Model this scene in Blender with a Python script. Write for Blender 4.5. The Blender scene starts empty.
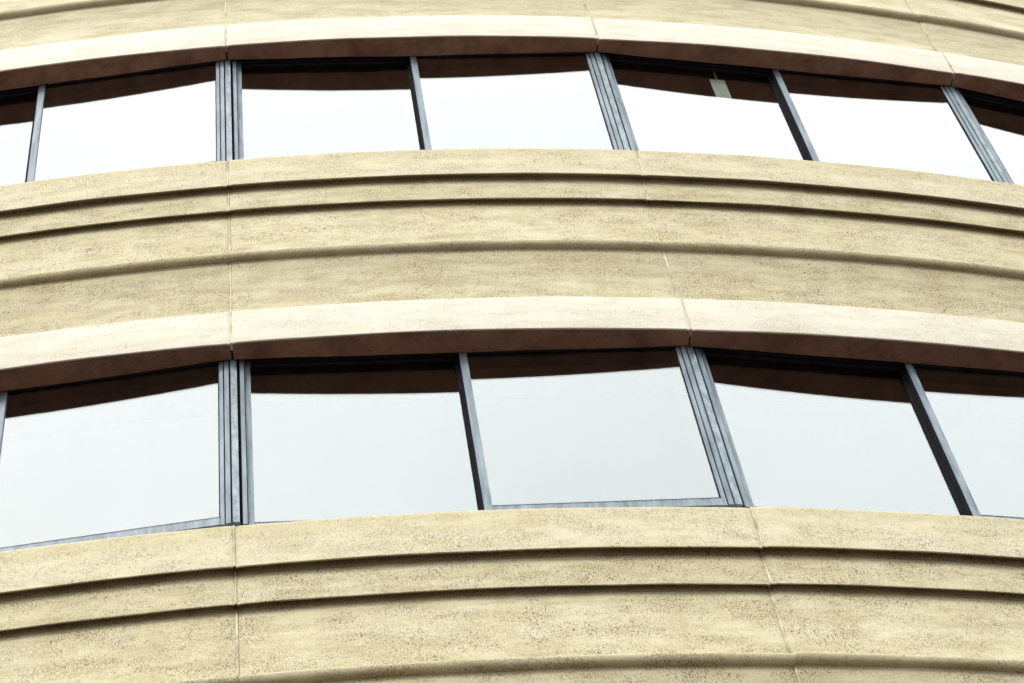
import bpy, bmesh, math, random
from mathutils import Vector, Matrix, noise
random.seed(7)
R = math.radians
sc = bpy.context.scene
col = sc.collection

# ------------------------------------------------------------------ layout (metres)
ZG = 1.6                      # eye height above the pavement
D, RAD = 23.47756, 17.29693   # distance to the drum's axis, radius of the sill face
TH0, DTH = -0.02014, 0.12373  # first joint, angle of one panel
H = 3.6
ZA, ZB, ZD = 13.63925 + ZG, 13.33682 + ZG, 13.12441 + ZG
ZF, ZGG, ZH = 12.57772 + ZG, 12.00468 + ZG, 11.68659 + ZG
RC, RE, RF, RH, RI = -0.04073, -0.07654, -0.06911, -0.03155, -0.1215
RCH = RAD + RI
HALF = RCH * math.sin(DTH / 2)
APO = RCH * math.cos(DTH / 2)
PANELS = range(-3, 5)
BANDS = range(-2, 3)

# ------------------------------------------------------------------ nodes
def mat(name):
    m = bpy.data.materials.new(name); m.use_nodes = True
    nt = m.node_tree; nt.nodes.clear()
    out = nt.nodes.new('ShaderNodeOutputMaterial')
    return m, nt, out
def N(nt, t, **kw):
    n = nt.nodes.new(t)
    for k, v in kw.items():
        if k in n.inputs: n.inputs[k].default_value = v
        else: setattr(n, k, v)
    return n
def L(nt, a, b): nt.links.new(a, b)
def ramp(nt, src, stops):
    r = nt.nodes.new('ShaderNodeValToRGB')
    e = r.color_ramp.elements
    while len(e) < len(stops): e.new(0.5)
    for i, (p, c) in enumerate(stops):
        e[i].position = p
        e[i].color = (c, c, c, 1) if isinstance(c, (int, float)) else (*c, 1)
    L(nt, src, r.inputs[0]); return r.outputs[0]
def math_(nt, op, a, b=None, clamp=False):
    n = nt.nodes.new('ShaderNodeMath'); n.operation = op; n.use_clamp = clamp
    for i, v in enumerate((a, b)):
        if v is None: continue
        if isinstance(v, (int, float)): n.inputs[i].default_value = v
        else: L(nt, v, n.inputs[i])
    return n.outputs[0]
def mix(nt, f, a, b, blend='MIX'):
    n = nt.nodes.new('ShaderNodeMix'); n.data_type = 'RGBA'; n.blend_type = blend
    for i, v in ((0, f), (6, a), (7, b)):
        if isinstance(v, (int, float)): n.inputs[i].default_value = v
        elif isinstance(v, tuple): n.inputs[i].default_value = (*v, 1)
        else: L(nt, v, n.inputs[i])
    return n.outputs[2]
def noise_(nt, vec, scale, detail=4, rough=.6):
    n = N(nt, 'ShaderNodeTexNoise', Scale=scale, Detail=detail, Roughness=rough)
    L(nt, vec, n.inputs['Vector']); return n.outputs[0]
def mapped(nt, s, off=(0, 0, 0)):
    g = nt.nodes.new('ShaderNodeNewGeometry')
    m = nt.nodes.new('ShaderNodeMapping'); m.inputs['Scale'].default_value = s
    m.inputs['Location'].default_value = off
    L(nt, g.outputs['Position'], m.inputs['Vector']); return m.outputs[0]

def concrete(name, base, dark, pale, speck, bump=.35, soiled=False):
    """cast stone: mottled, streaked along the courses, pitted with dark aggregate"""
    m, nt, out = mat(name)
    p1 = mapped(nt, (1, 1, 1)); p3 = mapped(nt, (1, 1, 4.5), (3, 1, 7))
    oi = nt.nodes.new('ShaderNodeObjectInfo')
    sep = nt.nodes.new('ShaderNodeSeparateColor'); L(nt, oi.outputs['Color'], sep.inputs[0])
    dirt_haze = sep.outputs[0]                                   # soiling of this casting, mixed with brightness painted by band
    broad = noise_(nt, p3, 1.7, 6, .62)
    streak = noise_(nt, mapped(nt, (1, 1, 4)), 4.2, 6, .7)
    c = mix(nt, ramp(nt, broad, [(.34, 0), (.66, 1)]), base, pale)
    c = mix(nt, math_(nt, 'MULTIPLY', math_(nt, 'SUBTRACT', dirt_haze, .35), .45, True), c, dark)
    c = mix(nt, math_(nt, 'MULTIPLY', ramp(nt, streak, [(.45, 0), (.68, 1)]), .72), c, dark)
    # run-off: faint drips down every face, and on the caps a ragged tan band below the sill edge
    drip = ramp(nt, noise_(nt, mapped(nt, (1, 1, .06), (2, 4, 0)), 9, 5, .7), [(.50, 0), (.70, 1)])
    c = mix(nt, math_(nt, 'MULTIPLY', math_(nt, 'MULTIPLY', drip, dirt_haze), .32, True), c, dark)
    if soiled:
        sx = nt.nodes.new('ShaderNodeSeparateXYZ'); L(nt, p1, sx.inputs[0])
        zz = math_(nt, 'MODULO', math_(nt, 'ADD', math_(nt, 'SUBTRACT', sx.outputs[2], ZB), 20 * H), H)
        edge = math_(nt, 'ADD', zz, math_(nt, 'MULTIPLY', noise_(nt, p1, 5, 5, .7), .26))
        c = mix(nt, math_(nt, 'MULTIPLY', ramp(nt, edge, [(.24, 0), (.44, 1)]), .7), c, dark)
    patch = ramp(nt, noise_(nt, mapped(nt, (1, 1, 2.2), (3, 1, 7)), 4.0, 4, .65), [(.36, .15), (.62, 1)])
    grain = noise_(nt, mapped(nt, (1, 1, .55)), 185, 3, .8)
    s1 = ramp(nt, grain, [(.475, 0), (.61, 1)])
    s2 = ramp(nt, noise_(nt, mapped(nt, (1, 1, .5), (5, 2, 9)), 92, 2, .75), [(.605, 0), (.67, 1)])
    f1 = math_(nt, 'MULTIPLY', math_(nt, 'MULTIPLY', s1, patch), math_(nt, 'MULTIPLY', dirt_haze, speck), True)
    f2 = math_(nt, 'MULTIPLY', math_(nt, 'MULTIPLY', s2, patch), math_(nt, 'MULTIPLY', dirt_haze, speck * .9), True)
    c = mix(nt, f1, c, (.11, .062, .034))
    c = mix(nt, f2, c, (.065, .034, .02))
    lite = ramp(nt, noise_(nt, mapped(nt, (1, 1, 1), (1, 8, 3)), 120, 2, .6), [(.56, 0), (.72, .35)])
    c = mix(nt, lite, c, pale)
    b = N(nt, 'ShaderNodeBsdfPrincipled', Roughness=.88)
    b.inputs['Specular IOR Level'].default_value = .25
    L(nt, c, b.inputs['Base Color'])
    bp = N(nt, 'ShaderNodeBump', Strength=bump, Distance=.004)
    h = math_(nt, 'ADD', grain, math_(nt, 'MULTIPLY', noise_(nt, p1, 22, 4), .7))
    L(nt, h, bp.inputs['Height']); L(nt, bp.outputs[0], b.inputs['Normal'])
    L(nt, b.outputs[0], out.inputs[0]); return m

M = {}
M['rough'] = concrete('rough_cast_stone', (.435, .402, .262), (.30, .268, .15), (.515, .488, .365), 1.0, .5)
M['smooth'] = concrete('smooth_cast_stone', (.49, .475, .41), (.42, .395, .31), (.54, .53, .475), .45, .2)
M['cap'] = concrete('cap_cast_stone', (.48, .45, .325), (.365, .332, .20), (.545, .522, .42), .8, .25, True)
M['under'] = concrete('shade_tinted_underside', (.24, .13, .092), (.06, .032, .024), (.32, .185, .13), 1.0, .5)  # brown shade of the soffit put into its base colour

def plain(name, c1, c2, scale, rough, metal=0, stretch=(1, 1, 1), spec=.5):
    m, nt, out = mat(name)
    v = mapped(nt, stretch)
    f = ramp(nt, noise_(nt, v, scale, 5, .65), [(.35, 0), (.65, 1)])
    b = N(nt, 'ShaderNodeBsdfPrincipled', Roughness=rough, Metallic=metal)
    b.inputs['Specular IOR Level'].default_value = spec
    L(nt, mix(nt, f, c1, c2), b.inputs['Base Color'])
    L(nt, b.outputs[0], out.inputs[0]); return m
M['frame'] = plain('weathered_aluminium', (.06, .088, .118), (.175, .22, .255), 26, .5, 0, (1, 1, .12), .35)
M['cover'] = plain('blotched_aluminium', (.06, .09, .12), (.20, .25, .285), 34, .5, 0, (1, 1, .4))
M['head'] = plain('dark_frame_shade', (.010, .010, .016), (.018, .018, .026), 20, .8, 0, (1, 1, 1), .15)
M['seal_shade'] = plain('black_rubber_and_shade', (.006, .006, .010), (.012, .011, .015), 30, .9, 0, (1, 1, 1), .06)
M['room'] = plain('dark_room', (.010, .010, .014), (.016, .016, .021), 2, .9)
M['blind'] = plain('pale_blind', (.60, .61, .55), (.68, .69, .63), 9, .7)
M['joint'] = plain('cream_sealant', (.22, .18, .11), (.50, .46, .33), 7.5, .8)
M['core'] = plain('shaft_concrete', (.12, .10, .08), (.17, .15, .12), 1.2, .9)

def glass():
    m, nt, out = mat('coated_window_glass')
    lw = N(nt, 'ShaderNodeLayerWeight', Blend=.5)
    k = math_(nt, 'POWER', lw.outputs['Facing'], 4.0)
    f = math_(nt, 'ADD', math_(nt, 'MULTIPLY', k, .56), .142)
    t = N(nt, 'ShaderNodeBsdfTransparent'); t.inputs[0].default_value = (.80, .83, .83, 1)
    g = N(nt, 'ShaderNodeBsdfGlossy', Roughness=.0); g.inputs[0].default_value = (.985, 1, .99, 1)
    mx = nt.nodes.new('ShaderNodeMixShader')
    L(nt, f, mx.inputs[0]); L(nt, t.outputs[0], mx.inputs[1]); L(nt, g.outputs[0], mx.inputs[2])
    L(nt, mx.outputs[0], out.inputs[0]); return m
M['glass'] = glass()

def paving():
    m, nt, out = mat('brick_paving')
    g = nt.nodes.new('ShaderNodeNewGeometry')
    br = N(nt, 'ShaderNodeTexBrick', Scale=4.0)
    br.inputs['Color1'].default_value = (.075, .036, .021, 1); br.inputs['Color2'].default_value = (.06, .029, .017, 1)
    br.inputs['Mortar'].default_value = (.05, .038, .03, 1)
    L(nt, g.outputs['Position'], br.inputs['Vector'])
    b = N(nt, 'ShaderNodeBsdfPrincipled', Roughness=.9); L(nt, br.outputs[0], b.inputs['Base Color'])
    L(nt, b.outputs[0], out.inputs[0]); return m
M['paving'] = paving()
M['asphalt'] = plain('asphalt', (.040, .038, .037), (.06, .056, .053), 3, .9)

# ------------------------------------------------------------------ mesh helpers
def link(name, bm, ms, parent=None, smooth=False):
    me = bpy.data.meshes.new(name)
    bmesh.ops.recalc_face_normals(bm, faces=bm.faces)
    bm.to_mesh(me); bm.free()
    for m in (ms if isinstance(ms, (list, tuple)) else [ms]): me.materials.append(m)
    if smooth:
        for p in me.polygons: p.use_smooth = True
    o = bpy.data.objects.new(name, me); col.objects.link(o)
    if parent: o.parent = parent
    return o
def P(r, th, z): return Vector((r * math.sin(th), D - r * math.cos(th), z))

def box(bm, u0, u1, v0, v1, z0, z1, bev=.0025):
    """box in a window's own axes: u along the glass, v outward (drawn as -y), z up; softened edges"""
    r = bmesh.ops.create_cube(bm, size=1)
    for w in r['verts']:
        w.co = Vector(((u0 + u1) / 2 + w.co.x * (u1 - u0), -((v0 + v1) / 2 + w.co.y * (v1 - v0)), (z0 + z1) / 2 + w.co.z * (z1 - z0)))
    if bev:
        es = list({e for w in r['verts'] for e in w.link_edges})
        bmesh.ops.bevel(bm, geom=es, offset=bev, segments=2, affect='EDGES', profile=.5)

def fillet(p, q, s, r, n=4):
    """round the corner q of the polyline p-q-s"""
    a = (Vector(p) - Vector(q)); b = (Vector(s) - Vector(q)); q = Vector(q)
    r1 = min(r, a.length * .45, b.length * .45)
    A = q + a.normalized() * r1; B = q + b.normalized() * r1
    return [(1 - t) ** 2 * A + 2 * t * (1 - t) * q + t * t * B for t in [i / n for i in range(n + 1)]]

# ------------------------------------------------------------------ the building
tower = bpy.data.objects.new('office_building', None); col.objects.link(tower)
tower.location = (0, D, 0)
tower['label'] = 'round concrete office building with curved banded spandrels and ribbon windows reflecting a white sky'
tower['category'] = 'building'
INV = Matrix.Translation((0, -D, 0))

def profile(lv):
    """outline of a spandrel in (radial offset, height), from the sill's back over the face to the soffit's inner edge.
    Each point: r, z, material index, inner flag (inner points run straight from joint to joint)"""
    z = lv * H
    pts = []
    def add(r, zz, m, inner=0): pts.append((r, zz + z, m, inner))
    def shade_groove(ra, rb, zz):                         # added slot that deepens the shade under a step
        a, b = ra - .0055, rb + .003
        for r_, h_ in ((a, 0), (a - .001, .004), (a - .001, .042), (b + .001, .042), (b + .001, .004), (b, 0)): add(r_, zz + h_, 0)
    add(-.06, ZA + .23, 1, 1)                       # sill back (relative to the straight window line)
    add(-.020, ZA + .19, 1, 1)
    for q in fillet((-.02, ZA + .05), (0, ZA), (0, ZB), .012): add(q.x, q.y, 3)
    for q in fillet((0, ZA), (0, ZB), (RC, ZB), .004): add(q.x, q.y, 3)
    shade_groove(0, RC, ZB); add(RC, ZB, 0); add(RC, ZB - .004, 0)
    for q in fillet((RC, ZB), (RC, ZD), (RE, ZD), .004): add(q.x, q.y, 0)
    shade_groove(RC, RE, ZD); add(RE, ZD, 0); add(RE, ZD - .004, 0)
    # half-round moulding
    # projecting roll: rounded nose, underside falling back to the wall
    zn = ZF + .034
    add(RE, zn + .050, 0); add(RE + .004, zn + .030, 0); add(RE + .012, zn + .022, 0)
    for i in range(0, 15):
        t = R(75) - i * R(165) / 14
        c_, s_ = math.cos(t), math.sin(t)
        add(RE + .012 + .036 * max(0, c_) ** .8, zn + (.020 * s_ if s_ > 0 else -.032 * abs(s_) ** 1.2), 0)
    add(RF, ZF - .006, 0)
    add(RF, ZGG + .012, 0)
    for q in fillet((RF, ZGG + .008), (RH, ZGG), (RH, ZH), .007): add(q.x, q.y, 1)
    for q in fillet((RH, ZGG), (RH, ZH), (RH - .05, ZH), .006): add(q.x, q.y, 1)
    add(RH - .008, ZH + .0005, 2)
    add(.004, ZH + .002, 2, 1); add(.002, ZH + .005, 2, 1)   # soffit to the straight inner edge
    add(.001, ZH + .09, 2, 1); add(-.30, ZH + .09, 0, 1); add(-.30, ZA + .23, 0, 1)
    return pts

def panel(k, lv):
    bm = bmesh.new()
    pts = profile(lv); n = 110
    gap = .0052 / RAD
    t0, t1 = TH0 + k * DTH + gap, TH0 + (k + 1) * DTH - gap
    mid = TH0 + (k + .5) * DTH
    rnd = random.Random(k * 31 + lv * 7 + 1000)
    sh = (rnd.uniform(-.0025, .0025), rnd.uniform(-.0025, .0025))   # castings are never set perfectly true
    rows = []
    for i in range(n + 1):
        # finer steps beside the joints so their arris can be rounded
        th = t0 + (t1 - t0) * i / n
        e = min(i, n - i)
        chip = .0035 if e == 0 else 0
        row = []
        for j, (r, z, m, inner) in enumerate(pts):
            if inner:
                rr = APO / math.cos(th - mid) + r
            else:
                rr = RAD + r
                rr += sh[0] - chip
            w = noise.noise(Vector((th * RAD * 2.3, z * 3.1 + r * 40, lv * 5.0 + k))) * .0022
            w2 = noise.noise(Vector((th * RAD * 9, z * 9, 7.7 + k))) * .0008 + noise.noise(Vector((th * RAD * 26, z * 31, 2.2 + k))) * .0011
            row.append(bm.verts.new(INV @ P(rr + (w if not inner else w * 1.6), th, z + sh[1] + w + w2)))
        rows.append(row)
    np_ = len(pts)
    for i in range(n):
        for j in range(np_):
            j2 = (j + 1) % np_
            f = bm.faces.new((rows[i][j], rows[i][j2], rows[i + 1][j2], rows[i + 1][j]))
            f.material_index = pts[j][2] if j2 else 0
            f.smooth = True
    bm.faces.new(rows[0]); bm.faces.new(list(reversed(rows[-1])))
    for e in bm.edges:
        if len(e.link_faces) == 2:
            a = e.link_faces[0].normal.angle(e.link_faces[1].normal, 0) if e.link_faces[0].normal.length else 0
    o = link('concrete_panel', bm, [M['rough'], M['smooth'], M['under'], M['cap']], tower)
    o.data.set_sharp_from_angle(angle=R(35))
    d = {-2: 1.05, -1: .95, 0: .9, 1: .45, 2: .4}[lv] * rnd.uniform(.9, 1.12)  # upper bands made cleaner to put their hazy brightness into the colour
    o.color = (d, d, d, 1)
    return o

def sealant(k, lv, parent):
    """recessed bead that closes the vertical joint at the panel's left end"""
    bm = bmesh.new(); pts = profile(lv)
    th = TH0 + k * DTH; rnd = random.Random(k * 5 + lv)
    face = [p for p in pts if not p[3]]
    path = []
    for a, b in zip(face, face[1:]):
        n = max(1, int(abs(b[1] - a[1]) / .03))
        for i in range(n): path.append((a[0] + (b[0] - a[0]) * i / n, a[1] + (b[1] - a[1]) * i / n))
    path.append(face[-1][:2])
    prev = None
    for r, z in path:
        w = .0046 + noise.noise(Vector((k * 3.1, z * 6, lv))) * .0012
        dr = -.0006 + noise.noise(Vector((k * 7.1, z * 4, 3 + lv))) * .0022
        x = noise.noise(Vector((k, z * 5, 9))) * .0015
        cur = []
        for s, back in ((-1, -.03), (-1, 0), (0, .0015), (1, 0), (1, -.03)):
            cur.append(bm.verts.new(INV @ P(RAD + r + dr + back, th + (x + s * w) / RAD, z)))
        if prev:
            for i in range(4): bm.faces.new((prev[i], prev[i + 1], cur[i + 1], cur[i]))
            bm.faces.new((prev[4], prev[0], cur[0], cur[4]))
        else: bm.faces.new(cur)
        prev = cur
    bm.faces.new(list(reversed(prev)))
    return link('joint_sealant', bm, M['joint'], parent)

for lv in BANDS:
    for k in PANELS:
        o = panel(k, lv)
        if not (k == PANELS[0]): sealant(k, lv, o)

# ------------------------------------------------------------------ windows
Z0, Z1 = ZA + .205, ZH + H + .078          # bottom and head of the opening (row 0 sits on band 0)
EU = HALF
def make_window():
    bm = bmesh.new()
    box(bm, -EU + .012, EU - .012, -.100, -.022, Z1 - .045, Z1 + .03)            # head
    box(bm, -EU + .012, EU - .012, -.100, -.034, Z0 - .03, Z0 + .02)             # sill track
    box(bm, EU - .017, EU - .003, -.100, -.020, Z0 + .0205, Z1 - .0455, .001)    # right jamb, deep in the joint
    f = link('window', bm, M['head'], tower)
    def sub(name, boxes, m):
        b = bmesh.new()
        for q in boxes: box(b, *q)
        return link(name, b, m, f)
    zt, zb = Z1 - .047, Z0 + .022
    sub('jamb', [(-EU + .030, -EU + .050, -.090, -.012, zb, zt)], M['frame'])
    sub('joint_cover', [(-EU - .013, -EU + .017, -.06, -.002, zb, zt)], M['cover'])
    # outer sash (right) in front, inner sash (left) behind it
    ri, ro = EU - .066, EU - .020
    sub('sash', [(ro - .022, ro, -.040, -.002, zb, zt), (ri, ro - .027, -.040, -.005, zb, zt),
                 (-.018, .018, -.035, -.002, zb, zt),
                 (.0185, ri - .0005, -.034, -.003, zb, zb + .062)], M['frame'])
    li = -EU + .053
    sub('sash', [(li, li + .026, -.072, -.032, zb, zt),
                 (li + .0265, -.0345, -.070, -.034, zb, zb + .045)], M['frame'])
    sub('top_rail', [(.0185, ri - .0005, -.034, -.003, zt - .025, zt)], M['head'])  # both rails coloured dark to stand for the deep shade at the head
    sub('top_rail', [(li + .0265, -.0385, -.070, -.034, zt - .025, zt)], M['head'])
    sub('interlock_stile', [(-.038, .012, -.072, -.0365, zb, zt), (-.0225, -.0182, -.036, -.004, zb + .001, zt - .001)], M['seal_shade'])  # rear stile blackened to hold its shade; thin front strip is rubber
    for q in ((ri - .0042, ri - .0002, -.030, -.006, zb + .066, zt - .026), (ro - .0268, ro - .0222, -.035, -.011, zb + .001, zt - .001),
              (-EU + .0175, -EU + .0295, -.07, -.026, zb + .001, zt - .001), (-EU + .0503, -EU + .0527, -.07, -.036, zb + .001, zt - .001)):
        sub('gasket', [q], M['seal_shade'])
    sub('glass_pane', [(.0175, ri + .0005, -.0125, -.009, zb + .04, zt - .02, 0)], M['glass'])
    sub('glass_pane', [(li + .0255, -.0335, -.0465, -.043, zb + .04, zt - .02, 0)], M['glass'])
    return f

def place(o, k, lv):
    th = TH0 + (k + .5) * DTH
    o.location = Vector((APO * math.sin(th), -APO * math.cos(th), lv * H))
    o.rotation_euler = (0, 0, th)
proto = make_window()
kids = list(proto.children)
first = True
for lv in (-2, -1, 0, 1):
    for k in PANELS:
        if first: w = proto; first = False
        else:
            w = proto.copy(); col.objects.link(w); w.parent = tower
            for c in kids:
                d = c.copy(); col.objects.link(d); d.parent = w
                if c.data.name.startswith('glass_pane'):            # no pane sits perfectly true in its sash
                    mid_ = sum((Vector(q) for q in c.bound_box), Vector()) / 8
                    d.rotation_euler = (R(random.uniform(-.10, .10)), 0, R(random.uniform(-.12, .12)))
                    d.location = mid_ - d.rotation_euler.to_matrix() @ mid_   # turned about its own middle
        place(w, k, lv)

# ------------------------------------------------------------------ behind the glass and the rest of the drum
def ring(name, m, r0, r1, z0, z1, a0, a1, n):
    bm = bmesh.new(); rows = []
    for i in range(n + 1):
        th = a0 + (a1 - a0) * i / n
        rows.append([bm.verts.new(INV @ P(r, th, z)) for r, z in ((r0, z0), (r1, z0), (r1, z1), (r0, z1))])
    for i in range(n):
        for j in range(4):
            bm.faces.new((rows[i][j], rows[i][(j + 1) % 4], rows[i + 1][(j + 1) % 4], rows[i + 1][j]))
    bm.faces.new(rows[0]); bm.faces.new(list(reversed(rows[-1])))
    return link(name, bm, m, tower)
A0, A1 = TH0 + PANELS[0] * DTH, TH0 + (PANELS[-1] + 1) * DTH
for lv in BANDS:
    ring('floor_slab', M['room'], RAD - 5, RAD - .46, ZH + lv * H + .10, ZA + lv * H + .10, A0, A1, 60)
ring('inner_wall', M['room'], RAD - 5.3, RAD - 5.02, ZH - 2 * H, ZA + 2 * H + .2, A0, A1, 60)
ring('end_wall', M['core'], RAD - 5.3, RAD - .1, 0, ZA + 2 * H + .2, A1 + .0005, A0 + 2 * math.pi - .0005, 120)
ring('lower_wall', M['core'], RAD - 1, RAD - .1, 0, ZH - 2 * H - .01, A0, A1, 60)

# pale blind slat that hangs behind one pane of the upper row
bs = bmesh.new()
k, ublind = 1, -.357
box(bs, ublind - .045, ublind + .045, -.058, -.055, ZH + H - .50, ZH + H - .105, .0008)
box(bs, ublind - .003, ublind + .003, -.057, -.054, ZH + H - .1045, ZH + H + .020, .001)
slat = link('blind_slat', bs, M['blind'])
th = TH0 + (k + .5) * DTH
slat.location = Vector((APO * math.sin(th), D - APO * math.cos(th), 0)); slat.rotation_euler = (0, 0, th)
slat['label'] = 'short pale vertical blind slat hanging right behind the dark glass of the upper window row'
slat['category'] = 'blind'

# ------------------------------------------------------------------ ground
def sheet(name, pts, z, m):
    bm = bmesh.new(); bm.faces.new([bm.verts.new((x, y, z)) for x, y in pts])
    o = link(name, bm, m); o['kind'] = 'structure'; return o
sheet('ground', [(-600, -600), (600, -600), (600, 600), (-600, 600)], 0, M['paving'])
sheet('road', [(-600, -22), (600, -22), (600, -10), (-600, -10)], .004, M['asphalt'])

# ------------------------------------------------------------------ camera
cam = bpy.data.cameras.new('camera'); co = bpy.data.objects.new('camera', cam); col.objects.link(co)
f_px = math.exp(7.96216); cam.sensor_width = 36; cam.lens = f_px / 1024 * 36
cam.clip_start = .1; cam.clip_end = 3000
pit, yaw, rol = 1.07133, .14899, -.19804
fw = Vector((math.cos(pit) * math.sin(yaw), math.cos(pit) * math.cos(yaw), math.sin(pit)))
rt = Vector((math.cos(yaw), -math.sin(yaw), 0)); up = rt.cross(fw)
r2 = math.cos(rol) * rt + math.sin(rol) * up; u2 = -math.sin(rol) * rt + math.cos(rol) * up
mw = Matrix((r2, u2, -fw)).transposed().to_4x4(); mw.translation = (0, 0, ZG)
co.matrix_world = mw
sc.camera = co

# ------------------------------------------------------------------ light: bright overcast
SUN_EL, SUN_AZ, CLOUD = R(38), R(-28), 10.0     # azimuth from straight behind the camera, towards its left
w = bpy.data.worlds.new('World'); sc.world = w; w.use_nodes = True
nt = w.node_tree; bg = nt.nodes['Background']
sky = nt.nodes.new('ShaderNodeTexSky'); sky.sky_type = 'NISHITA'; sky.sun_disc = False
sky.sun_elevation = SUN_EL
dirv = Vector((math.sin(SUN_AZ) * math.cos(SUN_EL), -math.cos(SUN_AZ) * math.cos(SUN_EL), math.sin(SUN_EL)))
sky.sun_rotation = math.atan2(dirv.x, dirv.y)
sky.air_density = 1.0; sky.dust_density = 4.0; sky.ozone_density = 1.0
# a closed cloud deck over the clear sky: brightest overhead, a third of that at the horizon
tc = nt.nodes.new('ShaderNodeTexCoord')
sp = nt.nodes.new('ShaderNodeSeparateXYZ'); nt.links.new(tc.outputs['Generated'], sp.inputs[0])
cl = N(nt, 'ShaderNodeTexNoise', Scale=4.0, Detail=5.0, Roughness=.55)
nt.links.new(tc.outputs['Generated'], cl.inputs['Vector'])
cf = ramp(nt, cl.outputs[0], [(.3, .91), (.7, 1.09)])
grad = math_(nt, 'MULTIPLY', math_(nt, 'ADD', math_(nt, 'MULTIPLY', math_(nt, 'MAXIMUM', sp.outputs[2], 0.0), 2.0), 1.0), CLOUD / 3)
cloud = mix(nt, 1.0, mix(nt, 1.0, (.965, 1.0, 1.0), cf, 'MULTIPLY'), grad, 'MULTIPLY')
nt.links.new(mix(nt, .86, sky.outputs[0], cloud), bg.inputs['Color']); bg.inputs['Strength'].default_value = .12

sl = bpy.data.lights.new('sun', 'SUN'); sl.energy = .9; sl.angle = R(20); sl.color = (1, .95, .86)
so = bpy.data.objects.new('sun', sl); col.objects.link(so)
so.rotation_euler = dirv.to_track_quat('Z', 'Y').to_euler(); so.location = dirv * 60

vs = sc.view_settings
vs.view_transform = 'Standard'; vs.look = 'None'; vs.gamma = 1; vs.use_curve_mapping = False
vs.exposure = 1.75
